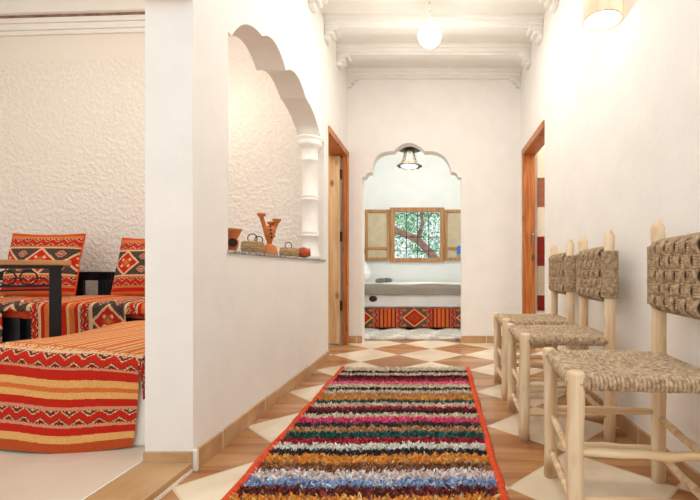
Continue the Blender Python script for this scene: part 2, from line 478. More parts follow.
# moulded ceiling beams with stepped corbels
for i, yb in enumerate((4.37, 3.905, 3.465, 3.02, 2.57)):
    bm = bmesh.new()
    e = .0 if i == 0 else 0
    y1 = min(yb+.12, YF)
    box(bm, XL, XR, yb, y1, 2.765, 2.84, bev=.010)
    box(bm, XL, XR, yb-.018, yb+.01, 2.80, 2.84, bev=.008)
    box(bm, XL, XR, yb+.018, y1, 2.745, 2.766)
    for s, x in ((1, XL), (-1, XR)):
        for k, (w, z0, z1) in enumerate(((.115, 2.722, 2.766), (.08, 2.69, 2.722), (.045, 2.65, 2.69))):
            a, c = sorted((x, x+s*w))
            box(bm, a, c, yb+.01, y1, z0, z1, bev=.008)
    struct('trim_%d' % (7+i), bm, 'ceiling_white')
# skirting
SK = .0735
struct('baseboard_left', B(XL, XL+.012, 1.594, 3.61, 0, SK), 'brown_skirting_tile')
struct('baseboard_pillar', B(XL-TH, XL, 1.583, 1.594, STEP, SK), 'brown_skirting_tile')
struct('baseboard_right', B(XR-.012, XR, -1.5, 3.43, 0, SK), 'brown_skirting_tile')
bm = B(XL, zx(362.3, 0)[0], YF-.012, YF, 0, SK); struct('baseboard_back_left', bm, 'brown_skirting_tile')
bm = B(zx(461.5, 0)[0], XR, YF-.012, YF, 0, SK); struct('baseboard_back_right', bm, 'brown_skirting_tile')
struct('trim_20', B(XL-.001, XL+.014, 1.592, 1.606, 0, SK+.004), 'column_white')
# side rooms
struct('wall_side_left', B(-2.6, -2.5, 3.7, YF, 0, 3.05), 'white_wall')
struct('wall_side_right', B(2.5, 2.6, 2.9, YF, 0, 3.05), 'white_wall')
struct('wall_side_front', B(XR+.12, 2.6, 2.8, 2.9, 0, 3.05), 'white_wall')
struct('ceiling_side_right', B(XR+.12, 2.6, 2.8, YF, 3.05, 3.1), 'ceiling_white')
struct('ceiling_side_left', B(-2.6, XL-TH, 3.8, YF, 3.05, 3.1), 'ceiling_white')
# bedroom shell with the window hole
YB = 6.7
def bx(u): return (u-435)*YB/425
def bz(v): return H+(271-v)*YB/425
wx0, wx1, wz0, wz1 = bx(391), bx(443.5), bz(261.5), bz(208.5)
outer = [(-2.6, 0), (2.6, 0), (2.6, 3.0), (-2.6, 3.0)]
hole = [(wx0+.02, wz0+.02), (wx1-.02, wz0+.02), (wx1-.02, wz1-.02), (wx0+.02, wz1-.02)]
struct('wall_bedroom_back', slab([outer, hole], YB, YB+.2, 'xz'), 'bedroom_wall')
struct('wall_bedroom_left', B(-1.5, -1.36, YF+.14, YB, 0, 2.95), 'bedroom_wall')
struct('wall_bedroom_right', B(1.6, 1.7, YF+.14, YB, 0, 2.95), 'bedroom_wall')

# niche sill and the two engaged columns
bm = B(XL-TH-.01, XL+.012, 1.855, 3.49, ZS, .842, bev=.004)
struct('trim_21', bm, 'grey_marble')
cprof = [(.085, .842), (.085, .875), (.075, .885), (.072, .92), (.066, .93), (.066, 1.015), (.075, 1.022), (.075, 1.036), (.068, 1.04), (.075, 1.048), (.075, 1.06),
         (.066, 1.068), (.068, 1.30), (.075, 1.307), (.075, 1.32), (.068, 1.325), (.075, 1.332), (.075, 1.345), (.066, 1.352), (.068, 1.61),
         (.075, 1.617), (.075, 1.63), (.067, 1.637), (.067, 1.70), (.075, 1.715), (.095, 1.735), (.10, 1.745), (.10, 1.765), (.092, 1.775), (.108, 1.79), (.108, 1.805)]
for i, y in enumerate((3.375, 1.862)):
    bm = lathe(bmesh.new(), [(r*(.93 if i == 0 else .7), z) for r, z in cprof], 32, (XL-TH/2+.005, y, 0))
    struct('trim_%d' % (22+i), bm, 'column_white', True)

# ---- doors -------------------------------------------------------
# left doorway: pine lining plus a pale leaf swung into the side room
def lining(name, x0, x1, y0, y1, zt, w=.05):
    bm = bmesh.new()
    box(bm, x0, x1, y0, y0+w, 0, zt, bev=.004)
    box(bm, x0, x1, y1-w, y1, 0, zt, bev=.004)
    return bm
d1 = tag(empty('door_1', (XL, 4.36, 0)), kind='structure')
def jamb(x0, x1, y0, y1, z0, z1): return B(x0, x1, y0, y1, z0, z1, bev=.004)
def lc(o, off): o.location = off; return o
off = (-XL, -4.36, 0)
lc(obj('jamb', jamb(XL-TH, XL-.03, 3.615, 3.655, 0, 1.975), 'pine_orange', d1), off)
lc(obj('jamb', jamb(XL-.04, XL+.012, 4.345, 4.42, 0, 1.975), 'pine_orange', d1), off)
lc(obj('head', jamb(XL-TH, XL+.014, 3.605, 4.42, 1.925, 1.985), 'pine_orange', d1), off)
leaf = lc(obj('door_leaf', jamb(-1.74, -.965, 4.29, 4.325, .015, 1.915), 'pine_pale', d1), off)
for z in (.35, 1.05, 1.68):
    hg = obj('hinge', tube(bmesh.new(), [(-.952, 4.31, z), (-.952, 4.31, z+.1)], .011, 8), 'dark_bronze', leaf)
# right doorway
d2 = tag(empty('door_2', (XR, 4.25, 0)), kind='structure'); off = (-XR, -4.25, 0)
lc(obj('jamb', jamb(XR+.03, XR+.12, 3.43, 3.465, 0, 1.96), 'pine_orange', d2), off)
lc(obj('jamb', jamb(XR-.012, XR+.075, 4.215, 4.275, 0, 1.96), 'pine_orange', d2), off)
lc(obj('head', jamb(XR-.014, XR+.12, 3.43, 4.275, 1.905, 1.968), 'pine_orange', d2), off)
leaf = lc(obj('door_leaf', jamb(XR+.075, XR+.115, 4.225, 4.262, .015, 1.905), 'pine_orange', d2), off)
bm = tube(bmesh.new(), [(.966, 4.222, 1.12), (.966, 4.195, 1.12), (.966, 4.19, 1.10), (.966, 4.19, 1.02)], .007, 8)
obj('handle', bm, 'steel', leaf)

# ---- bedroom window ---------------------------------------------
w1 = tag(empty('window_1', (0, YB, 0)), kind='structure'); off = (0, -YB, 0)
bm = bmesh.new()
fw = .055
box(bm, wx0-.01, wx0+fw, YB-.04, YB+.05, wz0, wz1, bev=.004); box(bm, wx1-fw, wx1+.01, YB-.04, YB+.05, wz0, wz1, bev=.004)
box(bm, wx0-.01, wx1+.01, YB-.042, YB+.05, wz1-fw, wz1+.01, bev=.004); box(bm, wx0-.01, wx1+.01, YB-.042, YB+.05, wz0-.01, wz0+fw, bev=.004)
lc(obj('window_frame', bm, 'window_wood', w1), off)
# iron grille with scrolled top
bm = bmesh.new()
gx0, gx1, gz0, gz1 = wx0+fw, wx1-fw, wz0+fw, wz1-fw
for k in range(1, 4):
    x = gx0+(gx1-gx0)*(k/4+(0 if k != 2 else 0))
    tube(bm, [(x, YB+.12, gz0-.03), (x, YB+.12, gz1+.03)], .006, 6)
for k in (1, 2):
    z = gz0+(gz1-gz0)*(.16 if k == 1 else .47)
    tube(bm, [(gx0-.03, YB+.12, z), (gx1+.03, YB+.12, z)], .006, 6)
for k in range(4):
    c = gx0+(gx1-gx0)*(k+.5)/4; rr = (gx1-gx0)/8*.8
    tube(bm, [(c+rr*math.cos(t), YB+.12, gz1-.05+rr*.6*math.sin(t)) for t in [PI*i/10 for i in range(11)]], .006, 6)
lc(obj('window_grille', bm, 'black_metal', w1), off)
def shutter(u0, u1, name_u, left):
    x0, x1 = bx(u0), bx(u1); z0, z1 = bz(260.5), bz(210); y0, y1 = YB-.05, YB-.012
    t = .045
    bm = bmesh.new()
    box(bm, x0, x0+t, y0, y1, z0, z1, bev=.003); box(bm, x1-t, x1, y0, y1, z0, z1, bev=.003)
    box(bm, x0+t, x1-t, y0, y1, z0, z0+t, bev=.003); box(bm, x0+t, x1-t, y0, y1, z1-t, z1, bev=.003)
    zm = z0+(z1-z0)*.24
    box(bm, x0+t, x1-t, y0, y1, zm-.02, zm+.02, bev=.003)
    o = lc(obj('shutter', bm, 'window_wood', w1), off)
    obj('panel', B(x0+t, x1-t, YB-.03, YB-.015, z0+t, z1-t), 'shutter_board', o)
    return o, x0, z0
so, sx, sz = shutter(365.3, 390, 0, True)
obj('latch', B(sx-.035, sx+.01, YB-.06, YB-.01, sz+.10, sz+.19, bev=.005), 'dark_bronze', so)
so2, _, _ = shutter(444.5, 469, 0, False)

# ---- tree outside the window --------------------------------------
tree = thing('garden_tree', 'leafy green tree with a slanting branch outside the bedroom window', 'tree', (.35, 9.2, 0))
bm = tube(bmesh.new(), [(0, 0, 0), (-.1, 0, .6), (-.38, -.02, 1.06), (-.72, -.05, 1.42), (-1.26, -.05, 1.66), (-1.9, 0, 1.82)], [.13, .12, .095, .08, .07, .04], 10)
tube(bm, [(-.72, -.05, 1.42), (-.62, .1, 1.8), (-.7, .1, 2.4)], [.05, .04, .02], 8)
tube(bm, [(0, 0, .5), (.1, .1, 1.3), (.05, .1, 2.4)], [.09, .07, .04], 8)
obj('trunk', bm, 'bark_and_shadow_brown', tree, True)
vs, fs, cs = [], [], []
leafc = [hexc(c) for c in ('6fa85f', 'a8cf8c', '93c9ae', 'c2e6d6', '5a9068', 'd2e8b4', 'a9dccf', '7db894')]
clumps = [(random.uniform(-2.4, .8), random.uniform(-.1, 1.3), random.uniform(.35, 2.5), random.uniform(.12, .3)) for _ in range(125)]
for cx, cy, cz, cr in clumps:
    base = random.choice(leafc)
    for _ in range(60):
        p = Vector((cx, cy, cz))+Vector((random.gauss(0, cr), random.gauss(0, cr), random.gauss(0, cr)))
        if p.y < .15 and abs(p.z-(1.3-.55*(p.x+.6))) < .2: p.y += .35
        d = Vector((random.gauss(0, 1), random.gauss(0, .5), random.gauss(0, 1))).normalized()
        a = d.orthogonal().normalized(); L = random.uniform(.05, .10); W = L*.28
        k = len(vs)
        vs += [p-d*L*.5, p+a*W, p+d*L*.5, p-a*W]; fs.append((k, k+1, k+2, k+3))
        cs.append(jit(base if random.random() < .6 else random.choice(leafc), .25))
fo = obj('foliage', (vs, fs), 'leaf', tree)
ca = fo.data.color_attributes.new('Col', 'FLOAT_COLOR', 'CORNER')
ca.data.foreach_set('color', [x for c in cs for x in (list(c)+[1])*4])
tag(fo, kind='stuff')

# ------------------------------------------------------------------ hall rug
RX0, RX1, RY0, RY1 = -.688, .236, .85, 3.235
rug = thing('shaggy_rug', 'long shaggy striped runner rug with orange-red edging on the tiled hall floor', 'rug', ((RX0+RX1)/2, (RY0+RY1)/2, 0))
rl = (-(RX0+RX1)/2, -(RY0+RY1)/2, 0)
bm = bmesh.new()
box(bm, RX0+.02, RX1-.02, RY0, RY1, .0, .008)
lc(obj('backing', bm, 'fluffy_grey', rug), rl)
def wob(x0): return [(x0+.003*math.sin(i*.5)+random.uniform(-.002, .002), RY0+(RY1-RY0)*i/60, .012) for i in range(61)]
for x in (RX0+.014, RX1-.014):
    lc(obj('edging', tube(bmesh.new(), wob(x), [.0125+random.uniform(-.0015, .002) for _ in range(61)], 8, squash=1.25), 'rug_binding', rug, True, label='orange-red bound edge'), rl)
srows = [(366, 'mot'), (373.5, 'bei'), (375.5, 'blk'), (378, 'pbg'), (381, 'blr'), (384, 'red'), (387.3, 'pnk'), (390.6, 'bei'), (393, 'blk'), (396, 'bei'), (399.5, 'tan'), (403, 'org'),
         (406, 'grn'), (410, 'pbg'), (413.3, 'red'), (416.8, 'blk'), (420.6, 'bei'), (425.8, 'hot'), (430.3, 'dgr'), (435.5, 'tan'), (441.8, 'tea'),
         (447.2, 'red'), (453.5, 'cre'), (458.8, 'blk'), (467.5, 'org'), (475.2, 'brn'), (483.5, 'ppk'), (491.5, 'blu'), (501, 'mar'), (515, 'org'), (530, 'tea'), (548, 'bei'), (570, 'hot'), (600, 'blk'), (640, 'cre')]
rc = {k: [hexc(c) for c in v.split()] for k, v in dict(mot='a59a86 6d6459 c9bda8', bei='dcc8ae cbb698 e6d6c0', blk='1d1a1e 2a2527 35303a', pbg='e0bfb0 cfa79a e8d3c4',
      blr='20181b 5a1a1f 2b2024', red='a3202c 7d1a24 c03038', pnk='e86a92 d85a80 f09ab0', tan='b98a5c a87848 cfa47a', org='e0953c d8842c eeb060', grn='1e5a50 173f3a 2d6f60',
      hot='e23a70 d02e60 ee6a90', dgr='3b383c 57504e 2a282c', tea='17564f 0f3f3e 236b64', cre='eadfcf e0d2bd f3eadd', brn='8a5a3a 744628 a47048', ppk='eccfc8 e3bdb8 f4e2da', blu='7f95bd 9fb0cc 5f7aa8 c0cada', mar='6e2420 8a3a30 4f1a1c').items()}
def stripe_at(y, x):
    v = 271+318.75/max(y, .3)
    for lim, n in srows:
        if v < lim: return n
    return 'brn'
vs, fs, cs = [], [], []
sx_, sy_ = .0085, .0068
ny = int((RY1-RY0)/sy_); nx = int((RX1-RX0-.048)/sx_)
phase = [random.uniform(0, 6) for _ in range(6)]
for j in range(ny):
    for i in range(nx):
        x = RX0+.024+i*sx_+random.uniform(-.006, .006); y = RY0+j*sy_+random.uniform(-.006, .006)
        wv = .006*math.sin(x*9+y*4+phase[0])+.004*math.sin(x*31+phase[1])
        n = stripe_at(y+wv+random.gauss(0, .0025), x)
        c = tuple(min(.95, 1.3*q+.022) for q in jit(random.choice(rc[n]), .2))
        h = random.uniform(.008, .022); w = random.uniform(.0035, .006)
        a = random.uniform(0, PI); dx, dy = math.cos(a)*w, math.sin(a)*w
        lx, ly = random.gauss(0, .013), random.gauss(0, .006)
        k = len(vs)
        vs += [(x-dx, y-dy, .006), (x+dx, y+dy, .006), (x+dx*1.1+lx*.6, y+dy*1.1+ly*.6, .006+h*.7), (x+lx, y+ly, .006+h), (x-dx*1.1+lx*.6, y-dy*1.1+ly*.6, .006+h*.7)]
        fs.append((k, k+1, k+2, k+3, k+4)); cs.append(c)
pile = lc(obj('pile', (vs, fs), 'rug_pile', rug), rl)
ca = pile.data.color_attributes.new('Col', 'FLOAT_COLOR', 'CORNER')
ca.data.foreach_set('color', [x for c in cs for x in (list(c)+[1])*5])
tag(pile, 'shaggy pile in many coloured stripes', kind='stuff')
for o_ in children(rug):                                  # the woven runner widens a little toward its far end
    for v in o_.data.vertices:
        v.co.x += (v.co.x-(RX0+RX1)/2)*.055*(v.co.y-1.4)/1.8
bm = bmesh.new()
for i in range(90):
    x = RX0-.01+(RX1-RX0+.02)*i/89; q = random.uniform(-.02, .02)
    tube(bm, [(x, RY1-.02, .012), (x+q*.5, RY1+.012, .012), (x+q, RY1+random.uniform(.02, .045), .004)], [.003, .003, .0015], 5)
tag(lc(obj('fringe', bm, 'fluffy_grey', rug), rl), kind='stuff')

# ------------------------------------------------------------------ chairs
# local frame: x toward the wall, y along the hall, origin at floor under the seat centre
DX, DY = .375, .375
def leg(x, y, h, r0, r1, lean=(0, 0), point=False, seed=0):
    rnd = random.Random(seed)
    n = 9; pts, rs = [], []
    for i in range(n):
        t = i/(n-1)
        pts.append((x+lean[0]*t+rnd.uniform(-.003, .003), y+lean[1]*t+rnd.uniform(-.003, .003), h*t))
        rs.append((r0+(r1-r0)*t)*(1+rnd.uniform(-.05, .05)))
    if point:
        pts[-1] = (pts[-1][0], pts[-1][1], h-.032)
        pts += [(pts[-1][0], pts[-1][1], h-.006), (pts[-1][0], pts[-1][1], h)]; rs += [rs[-1]*.42, rs[-1]*.2]
    else:
        pts[-1] = (pts[-1][0], pts[-1][1], h-.006)
        pts += [(pts[-1][0], pts[-1][1], h)]; rs += [rs[-1]*.82]
    return tube(bmesh.new(), pts, rs, 12)
def rung(p, q, r, seed):
    rnd = random.Random(seed)
    p, q = Vector(p), Vector(q)
    return tube(bmesh.new(), [p.lerp(q, i/6)+Vector((rnd.uniform(-.003, .003), 0, rnd.uniform(-.004, .004))) for i in range(7)],
                [r*(.75 if i in (0, 6) else 1)*(1+rnd.uniform(-.08, .08)) for i in range(7)], 10)
def seat_mesh():
    bm = bmesh.new()
    hx, hy = DX/2+.004, DY/2+.004; zt, rr = .440, .016
    box(bm, -hx, hx, -hy, hy, zt-.022, zt+.006, bev=.008)
    n = 34
    rnd = random.Random(3)
    for side in range(4):
        for k in range(n):
            t = (k+.5)/n*2-1
            E = 1.0
            # strand starts under the rail, wraps over it and runs inward to the diagonal
            inn = abs(t)*.98
            prof = [(E-.05, -rr), (E+.035, -rr*.9), (E+.075, 0), (E+.035, rr*.95), (E-.03, rr+.003), ((E+inn)/2, rr+.001), (inn, rr-.006)]
            pts = []
            for s, dz in prof:
                jz = rnd.uniform(-.0015, .0015); a = t*1.0
                if side == 0: p = (-s*hx, a*hy)
                elif side == 1: p = (s*hx, a*hy)
                elif side == 2: p = (a*hx, -s*hy)
                else: p = (a*hx, s*hy)
                sag = -.008*(1-min(1, max(abs(p[0])/hx, abs(p[1])/hy)))
                pts.append((p[0], p[1], zt+dz+jz+sag))
            tube(bm, pts, .0061, 6, caps=False)
    return bm
def back_mesh():
    bm = bmesh.new()
    xp, ry, z0, z1 = DX/2+.0, DY/2, .632, .838
    # horizontal strands looping around both posts, vertical strands woven through them
    nrow = 25; ncol = 9; R = .033
    def loop(z, ph):
        pts = []
        for i in range(64):                             # front, from -y to +y
            y = -ry+2*ry*i/63
            w = math.sin(PI*ncol*(y+ry*.86)/(2*ry*.86))*ph*.010 if abs(y) < ry*.86 else 0
            pts.append((xp-R*.8-w, y, z))
        for i in range(1, 6): pts.append((xp-R*math.cos(PI*i/6), ry+R*math.sin(PI*i/6), z))
        for i in range(12): pts.append((xp+R*.8, ry-2*ry*i/11, z))
        for i in range(1, 6): pts.append((xp+R*math.cos(PI*i/6), -ry-R*math.sin(PI*i/6), z))
        return pts
    for r in range(nrow):
        z = z0+(z1-z0)*(r+.5)/nrow
        ph = 1 if (r//5) % 2 else -1
        tube(bm, loop(z, ph), .0056, 5, closed=True)
    for c in range(ncol):
        yc = -ry*.86+2*ry*.86*(c+.5)/ncol
        for k in range(3):
            y = yc+(k-1)*.0095
            pts = []
            for i in range(33):
                t = i/32; z = z0-.008+(z1-z0+.016)*t
                rr = int(t*nrow)//6
                ph = math.sin(PI*5*t)*(-1 if c % 2 else 1)
                pts.append((xp-R*.8-.003-ph*.011, y, z))
            pts += [(xp, y, z1+.02), (xp+R*.9, y, z1+.004), (xp+R*.95, y, z0), (xp, y, z0-.02), pts[0]]
            tube(bm, pts, .0058, 6, caps=False)
    box(bm, xp-R*.6, xp+R*.6, -ry, ry, z0, z1)
    return bm
def make_chair():
    c = thing('woven_chair', 'x', 'chair')
    hx, hy = DX/2, DY/2
    obj('seat', seat_mesh(), 'straw_rope', c, True, label='woven straw rope seat')
    obj('backrest', back_mesh(), 'straw_rope_dark', c, True, label='basket-woven straw rope backrest')
    for i, (x, y, h, ln) in enumerate(((-hx, -hy, .472, (.004, 0)), (-hx, hy, .468, (-.006, .002)))):
        obj('leg', leg(x, y, h, .024, .0245, ln, False, i), 'peeled_wood', c, True)
    for i, (x, y) in enumerate(((hx, -hy), (hx, hy))):
        obj('post', leg(x, y, .935, .0245, .0235, (0, 0), True, 5+i), 'peeled_wood', c, True)
    rz = [(.245, .115), (.225, .10)]
    k = 0
    for s in (-1, 1):
        for z in rz[0]:
            obj('rung', rung((-hx, s*hy, z), (hx, s*hy, z), .0125, 20+k), 'peeled_wood_rung', c, True); k += 1
        for z in rz[1]:
            obj('rung', rung((s*hx, -hy, z), (s*hx, hy, z), .0125, 20+k), 'peeled_wood_rung', c, True); k += 1
    return c
proto = make_chair()
spots = [((.593, 1.35), -.1, 'peeled wood chair with woven straw seat nearest the viewer, cut by the right edge'),
         ((.592, 2.075), -.04, 'middle one of three peeled wood and straw chairs along the right wall'),
         ((.605, 2.665), -.03, 'peeled wood and straw chair farthest from the viewer, closest to the right doorway')]
for i, ((x, y), a, lab) in enumerate(spots):
    c = proto if i == 0 else copy_tree(proto)
    c.location = (x, y, 0); c.rotation_euler = (0, 0, a); c['label'] = lab; c['group'] = 'woven chairs along the right wall'

# ------------------------------------------------------------------ daybed by the opening
DBX0, DBX1, DBY0, DBY1 = -1.80, -1.185, 1.70, 2.55
db = thing('daybed', 'low daybed under an orange and red striped kilim, its white base beside the wall end', 'daybed', (-1.44, 2.4, STEP))
dl = (1.44, -2.4, -STEP)
lc(obj('base', B(DBX0+.03, -1.178, DBY0+.03, DBY1-.02, STEP, .38, bev=.01), 'column_white', db, label='white plastered base'), dl)
FRONT = [(.01, 'cream'), (.062, 'zig'), (.010, 'pink'), (.046, 'red'), (.034, 'yellow'), (.022, 'orange'), (.03, 'yellow'), (.036, 'red'), (.014, 'pink'), (.066, 'zig'),
         (.012, 'pink'), (.034, 'red'), (.034, 'yellow'), (.05, 'rust')]
TOPS = [(.014, 'yellow'), (.012, 'orange'), (.005, 'rust'), (.012, 'cream'), (.010, 'pink'), (.006, 'rust'), (.014, 'yellow'), (.018, 'orange'), (.004, 'red'), (.010, 'pink')]
TP = sum(w for w, _ in TOPS)
LT = DBY1-DBY0; RC = .05; LF = .40
def zfront(t):      # height of the front edge, sinking toward the right-hand corner
    return .452-.03*t-.05*max(0, t-.7)**1.0*1.2
def db_fn(u, v):
    x = DBX0+(DBX1-DBX0)*u
    zt = zfront(u)
    bow = .035*math.sin(PI*min(1, max(0, u)))
    s = v*(LT+RC*PI/2-RC+LF-.0)-0
    if s < LT-RC:
        y = DBY1-s
        z = .452+(zt-.452)*min(1, (s/(LT-RC)))**2
        y0 = y; e = min(u, 1-u)
        z += -.03*max(0, 1-e/.06)**2
        return (x, y-bow*(s/(LT-RC))**2, z+.008*math.sin(s*9+u*4))
    s -= LT-RC
    if s < RC*PI/2:
        a = s/RC
        return (x, DBY0+RC-RC*math.sin(a)-bow, zt-RC+RC*math.cos(a))
    s -= RC*PI/2
    t = s/(LF-.0)
    zb = STEP+.006+.006*math.sin(u*7)
    z = (zt-RC)+(zb-(zt-RC))*min(1, t)
    return (x-.03*t*u, DBY0-bow-.008*math.sin(u*5)*t+.01*math.sin(t*PI), z)
LEN = LT+RC*PI/2-RC+LF
def db_col(u, v):
    s = v*LEN-(LT-RC)-.02
    x = (DBX1-DBX0)*u
    if s < 0:
        q = frac((x+.30*s+.02*math.sin(s*3))/TP)*TP
        if s > -.05 and frac((x)*55) < .35: return jit(K['rust'] if s < -.025 else K['cream'])
        return jit(bands(TOPS, q, -s))
    wob = .004*math.sin(u*9)
    return jit(bands(FRONT, (s+wob)*.985, x), .1)
lc(grid('kilim_cover', db_fn, db_col, 230, 560, 'kilim', db), dl)
# the part that falls over the right-hand side
def dbs_fn(u, v):
    y = DBY0+.03+(DBY1-DBY0-.05)*u
    zt = zfront(1)-.018+(.03*u)
    return (DBX1-.004+.02*math.sin(v*PI*.5)+.004*math.sin(u*25)*v, y-.03*(1-u), zt-.15*v)
def dbs_col(u, v): return jit(zigzag(u*1.3/.06, (v*2) % 1) if v < .95 else K['dark'])
lc(grid('side_fall', dbs_fn, dbs_col, 200, 40, 'kilim', db, .003), dl)
def dbl_fn(u, v):
    y = DBY0+.03+(DBY1-DBY0-.05)*u
    return (DBX0+.002-.012*math.sin(v*PI*.5), y-.03*(1-u), .425-.3*v)
lc(grid('side_fall', dbl_fn, lambda u, v: jit(bands(FRONT, v*.44, u*1.3)), 160, 50, 'kilim', db, .003), dl)

# ------------------------------------------------------------------ sofa along the living room wall
SX0, SX1 = -3.9, -1.35
sofa = thing('long_sofa', 'long black wooden sofa along the rough white wall covered with red patterned kilim', 'sofa', (-2.6, 3.1, STEP))
sl = (2.6, -3.1, -STEP)
ZSEAT = .548
bm = bmesh.new()
box(bm, SX0, SX1, 2.66, 2.72, .22, .46, bev=.004)
box(bm, SX0, SX1, 2.72, 3.40, .36, .44)
lc(obj('seat_frame', bm, 'black_wood', sofa), sl)
for x in (SX0+.06, -2.66, -2.60, -1.9, SX1-.06):
    for y in (2.66, 3.33):
        lc(obj('leg', B(x-.035, x+.035, y-.035 if y < 3 else y, y+.035, STEP, .46, bev=.004), 'black_wood', sofa), sl)
bm = bmesh.new()
box(bm, SX0, SX1, 3.39, 3.42, .675, .745, bev=.004)
for x in (-3.86, -3.3, -2.9):
    box(bm, x, x+.09, 3.39, 3.42, .44, .70, bev=.004)
for k in range(6):
    x = -2.69+k*.028
    box(bm, x, x+.022, 3.39, 3.42, .44, .735, bev=.003)
box(bm, -1.75, -1.66, 3.39, 3.42, .44, .70, bev=.004)
lc(obj('back_frame', bm, 'black_wood', sofa, label='black slatted back rail'), sl)
# mattress cover and its front falls: (x0, x1, fall)
YS0, YS1 = 2.62, 3.38
def sx_of(u): return (u-435)*2.62/425
def sofa_col(x, s):
    q = frac((x-(sx_of(95)))/PER)*PER
    return jit(bands(STRIPES, q, s+.0), .1)
def fall_piece(name, x0, x1, drop, front=True):
    Ltop = YS1-YS0; r = .03
    L = Ltop+r*PI/2+drop
    def fn(u, v):
        x = x0+(x1-x0)*u; s = v*L
        if s < Ltop:
            return (x, YS1-s, ZSEAT+.008*math.sin(x*7)*math.sin(s*5)+.012*math.sin(s/Ltop*PI))
        s -= Ltop
        if s < r*PI/2:
            a = s/r; return (x, YS0-r*math.sin(a), ZSEAT-r+r*math.cos(a))
        s -= r*PI/2
        return (x+.006*math.sin(s*11), YS0-r-.004*math.sin(x*23)*s/.3, ZSEAT-r-s)
    nu = max(8, int((x1-x0)/.0055)); nv = int(L/.0065)
    return lc(grid(name, fn, lambda u, v: sofa_col(x0+(x1-x0)*u, v*L-Ltop+.01), nu, nv, 'kilim', sofa, .006), sl)
fall_piece('kilim_cover', SX0, sx_of(7), .30)
fall_piece('kilim_cover', sx_of(7), sx_of(36), .012)
fall_piece('kilim_cover', sx_of(36), sx_of(129), .30)
fall_piece('kilim_cover', sx_of(129), SX1, .03)
lc(obj('mattress', B(SX0+.02, SX1-.02, YS0+.01, YS1, .45, ZSEAT-.012, bev=.02), 'kilim_plain' if 'kilim_plain' in MATS else 'rug_binding', sofa), sl)

# cushions lean on the back
CUSH = [(.018, 'rust'), (.022, 'orange'), (.066, 'zig'), (.012, 'orange'), (.22, 'block'), (.012, 'orange'), (.066, 'zig'), (.014, 'orange'), (.03, 'red'), (.03, 'orange')]
CT = sum(w for w, _ in CUSH)
def cushion(name, label, x, y, z, w, h, tilt, rz, ph):
    t = thing(name, label, 'cushion', (x, y, z), rz, 'kilim cushions on the sofa')
    def face(sgn):
        def fn(u, v):
            a, b = 2*u-1, 2*v-1
            px = w/2*a*(1-.05*(1-b*b)*0-.045*(1-abs(b))*abs(a)); pz = h/2*b*(1-.06*(1-a*a)*(1 if b > 0 else .2))
            d = .075*max(0, (1-a**2)*(1-b**2))**.45
            if b < 0: px *= 1+.03*(1-abs(b))
            Y = sgn*d; Z = pz+h/2
            return (px, Y*math.cos(tilt)+Z*math.sin(tilt), Z*math.cos(tilt)-Y*math.sin(tilt))
        return fn
    def cf(u, v): return jit(bands(CUSH, (1-v)*CT, (u-.5)*w*1.0+ph), .1)
    fp = grid('front_panel', face(-1), cf, 110, 100, 'kilim', t)
    grid('back_panel', face(1), lambda u, v: jit(K['rust'], .08), 20, 20, 'kilim', t)
    bm = bmesh.new()
    f = face(0)
    lp = [f(i/20, 0) for i in range(20)]+[f(1, i/20) for i in range(20)]+[f(1-i/20, 1) for i in range(20)]+[f(0, 1-i/20) for i in range(20)]
    tube(bm, lp, .006, 6, closed=True)
    obj('piping', bm, 'rug_binding', fp, True)
    return t
cushion('kilim_cushion', 'red and orange kilim cushion behind the table, fully in view', -2.985, 3.19, ZSEAT+.012, .54, .49, .22, .04, .11)
cushion('kilim_cushion', 'red and orange kilim cushion partly hidden by the white wall end', -2.17, 3.19, ZSEAT+.012, .53, .46, .25, -.02, .02)

# ------------------------------------------------------------------ table in the living room
tb = thing('iron_table', 'wooden-topped table with black iron legs and scrolled apron in front of the sofa', 'table', (-1.885, 2.11, STEP), .72)
tl = (0, 0, -STEP)
tx1 = .06; ty = -.035; ty1 = .42; tx0 = -.62
lc(obj('tabletop', B(tx0, tx1, ty, ty1, .778, .803, bev=.005), 'table_wood', tb), tl)
lc(obj('top_rim', B(tx0+.01, tx1-.03, ty+.01, ty1-.01, .762, .778), 'black_metal', tb, label='black iron rim under the wooden top'), tl)
for x in (tx0+.03, tx1-.06):
    for y in (ty+.035, ty1-.035):
        lc(obj('leg', B(x-.023, x+.023, y-.023, y+.023, STEP, .763, bev=.003), 'black_metal', tb), tl)
for y in (ty+.035,):
    bm = bmesh.new()
    box(bm, tx0+.03, tx1-.06, y-.006, y+.006, .672, .684)
    box(bm, tx0+.03, tx1-.06, y-.006, y+.006, .655, .663)
    n = 15
    for k in range(n):
        c = tx1-.155-k*.075
        if c < tx0+.08: break
        tube(bm, [(c+.031*math.cos(a)*(1-.0), y, .718+.033*math.sin(a)) for a in [i*2*PI/16 for i in range(16)]], .0035, 6, closed=True)
        tube(bm, [(c+.0375+.03*math.cos(a), y, .70+.016*math.sin(a)) for a in [PI*i/8 for i in range(9)]], .003, 6)
    lc(obj('scroll_apron', bm, 'black_metal', tb), tl)

# ------------------------------------------------------------------ pottery and baskets on the niche sill
ZN = .8425
def px_of(u, X): return X*425/(u-435)
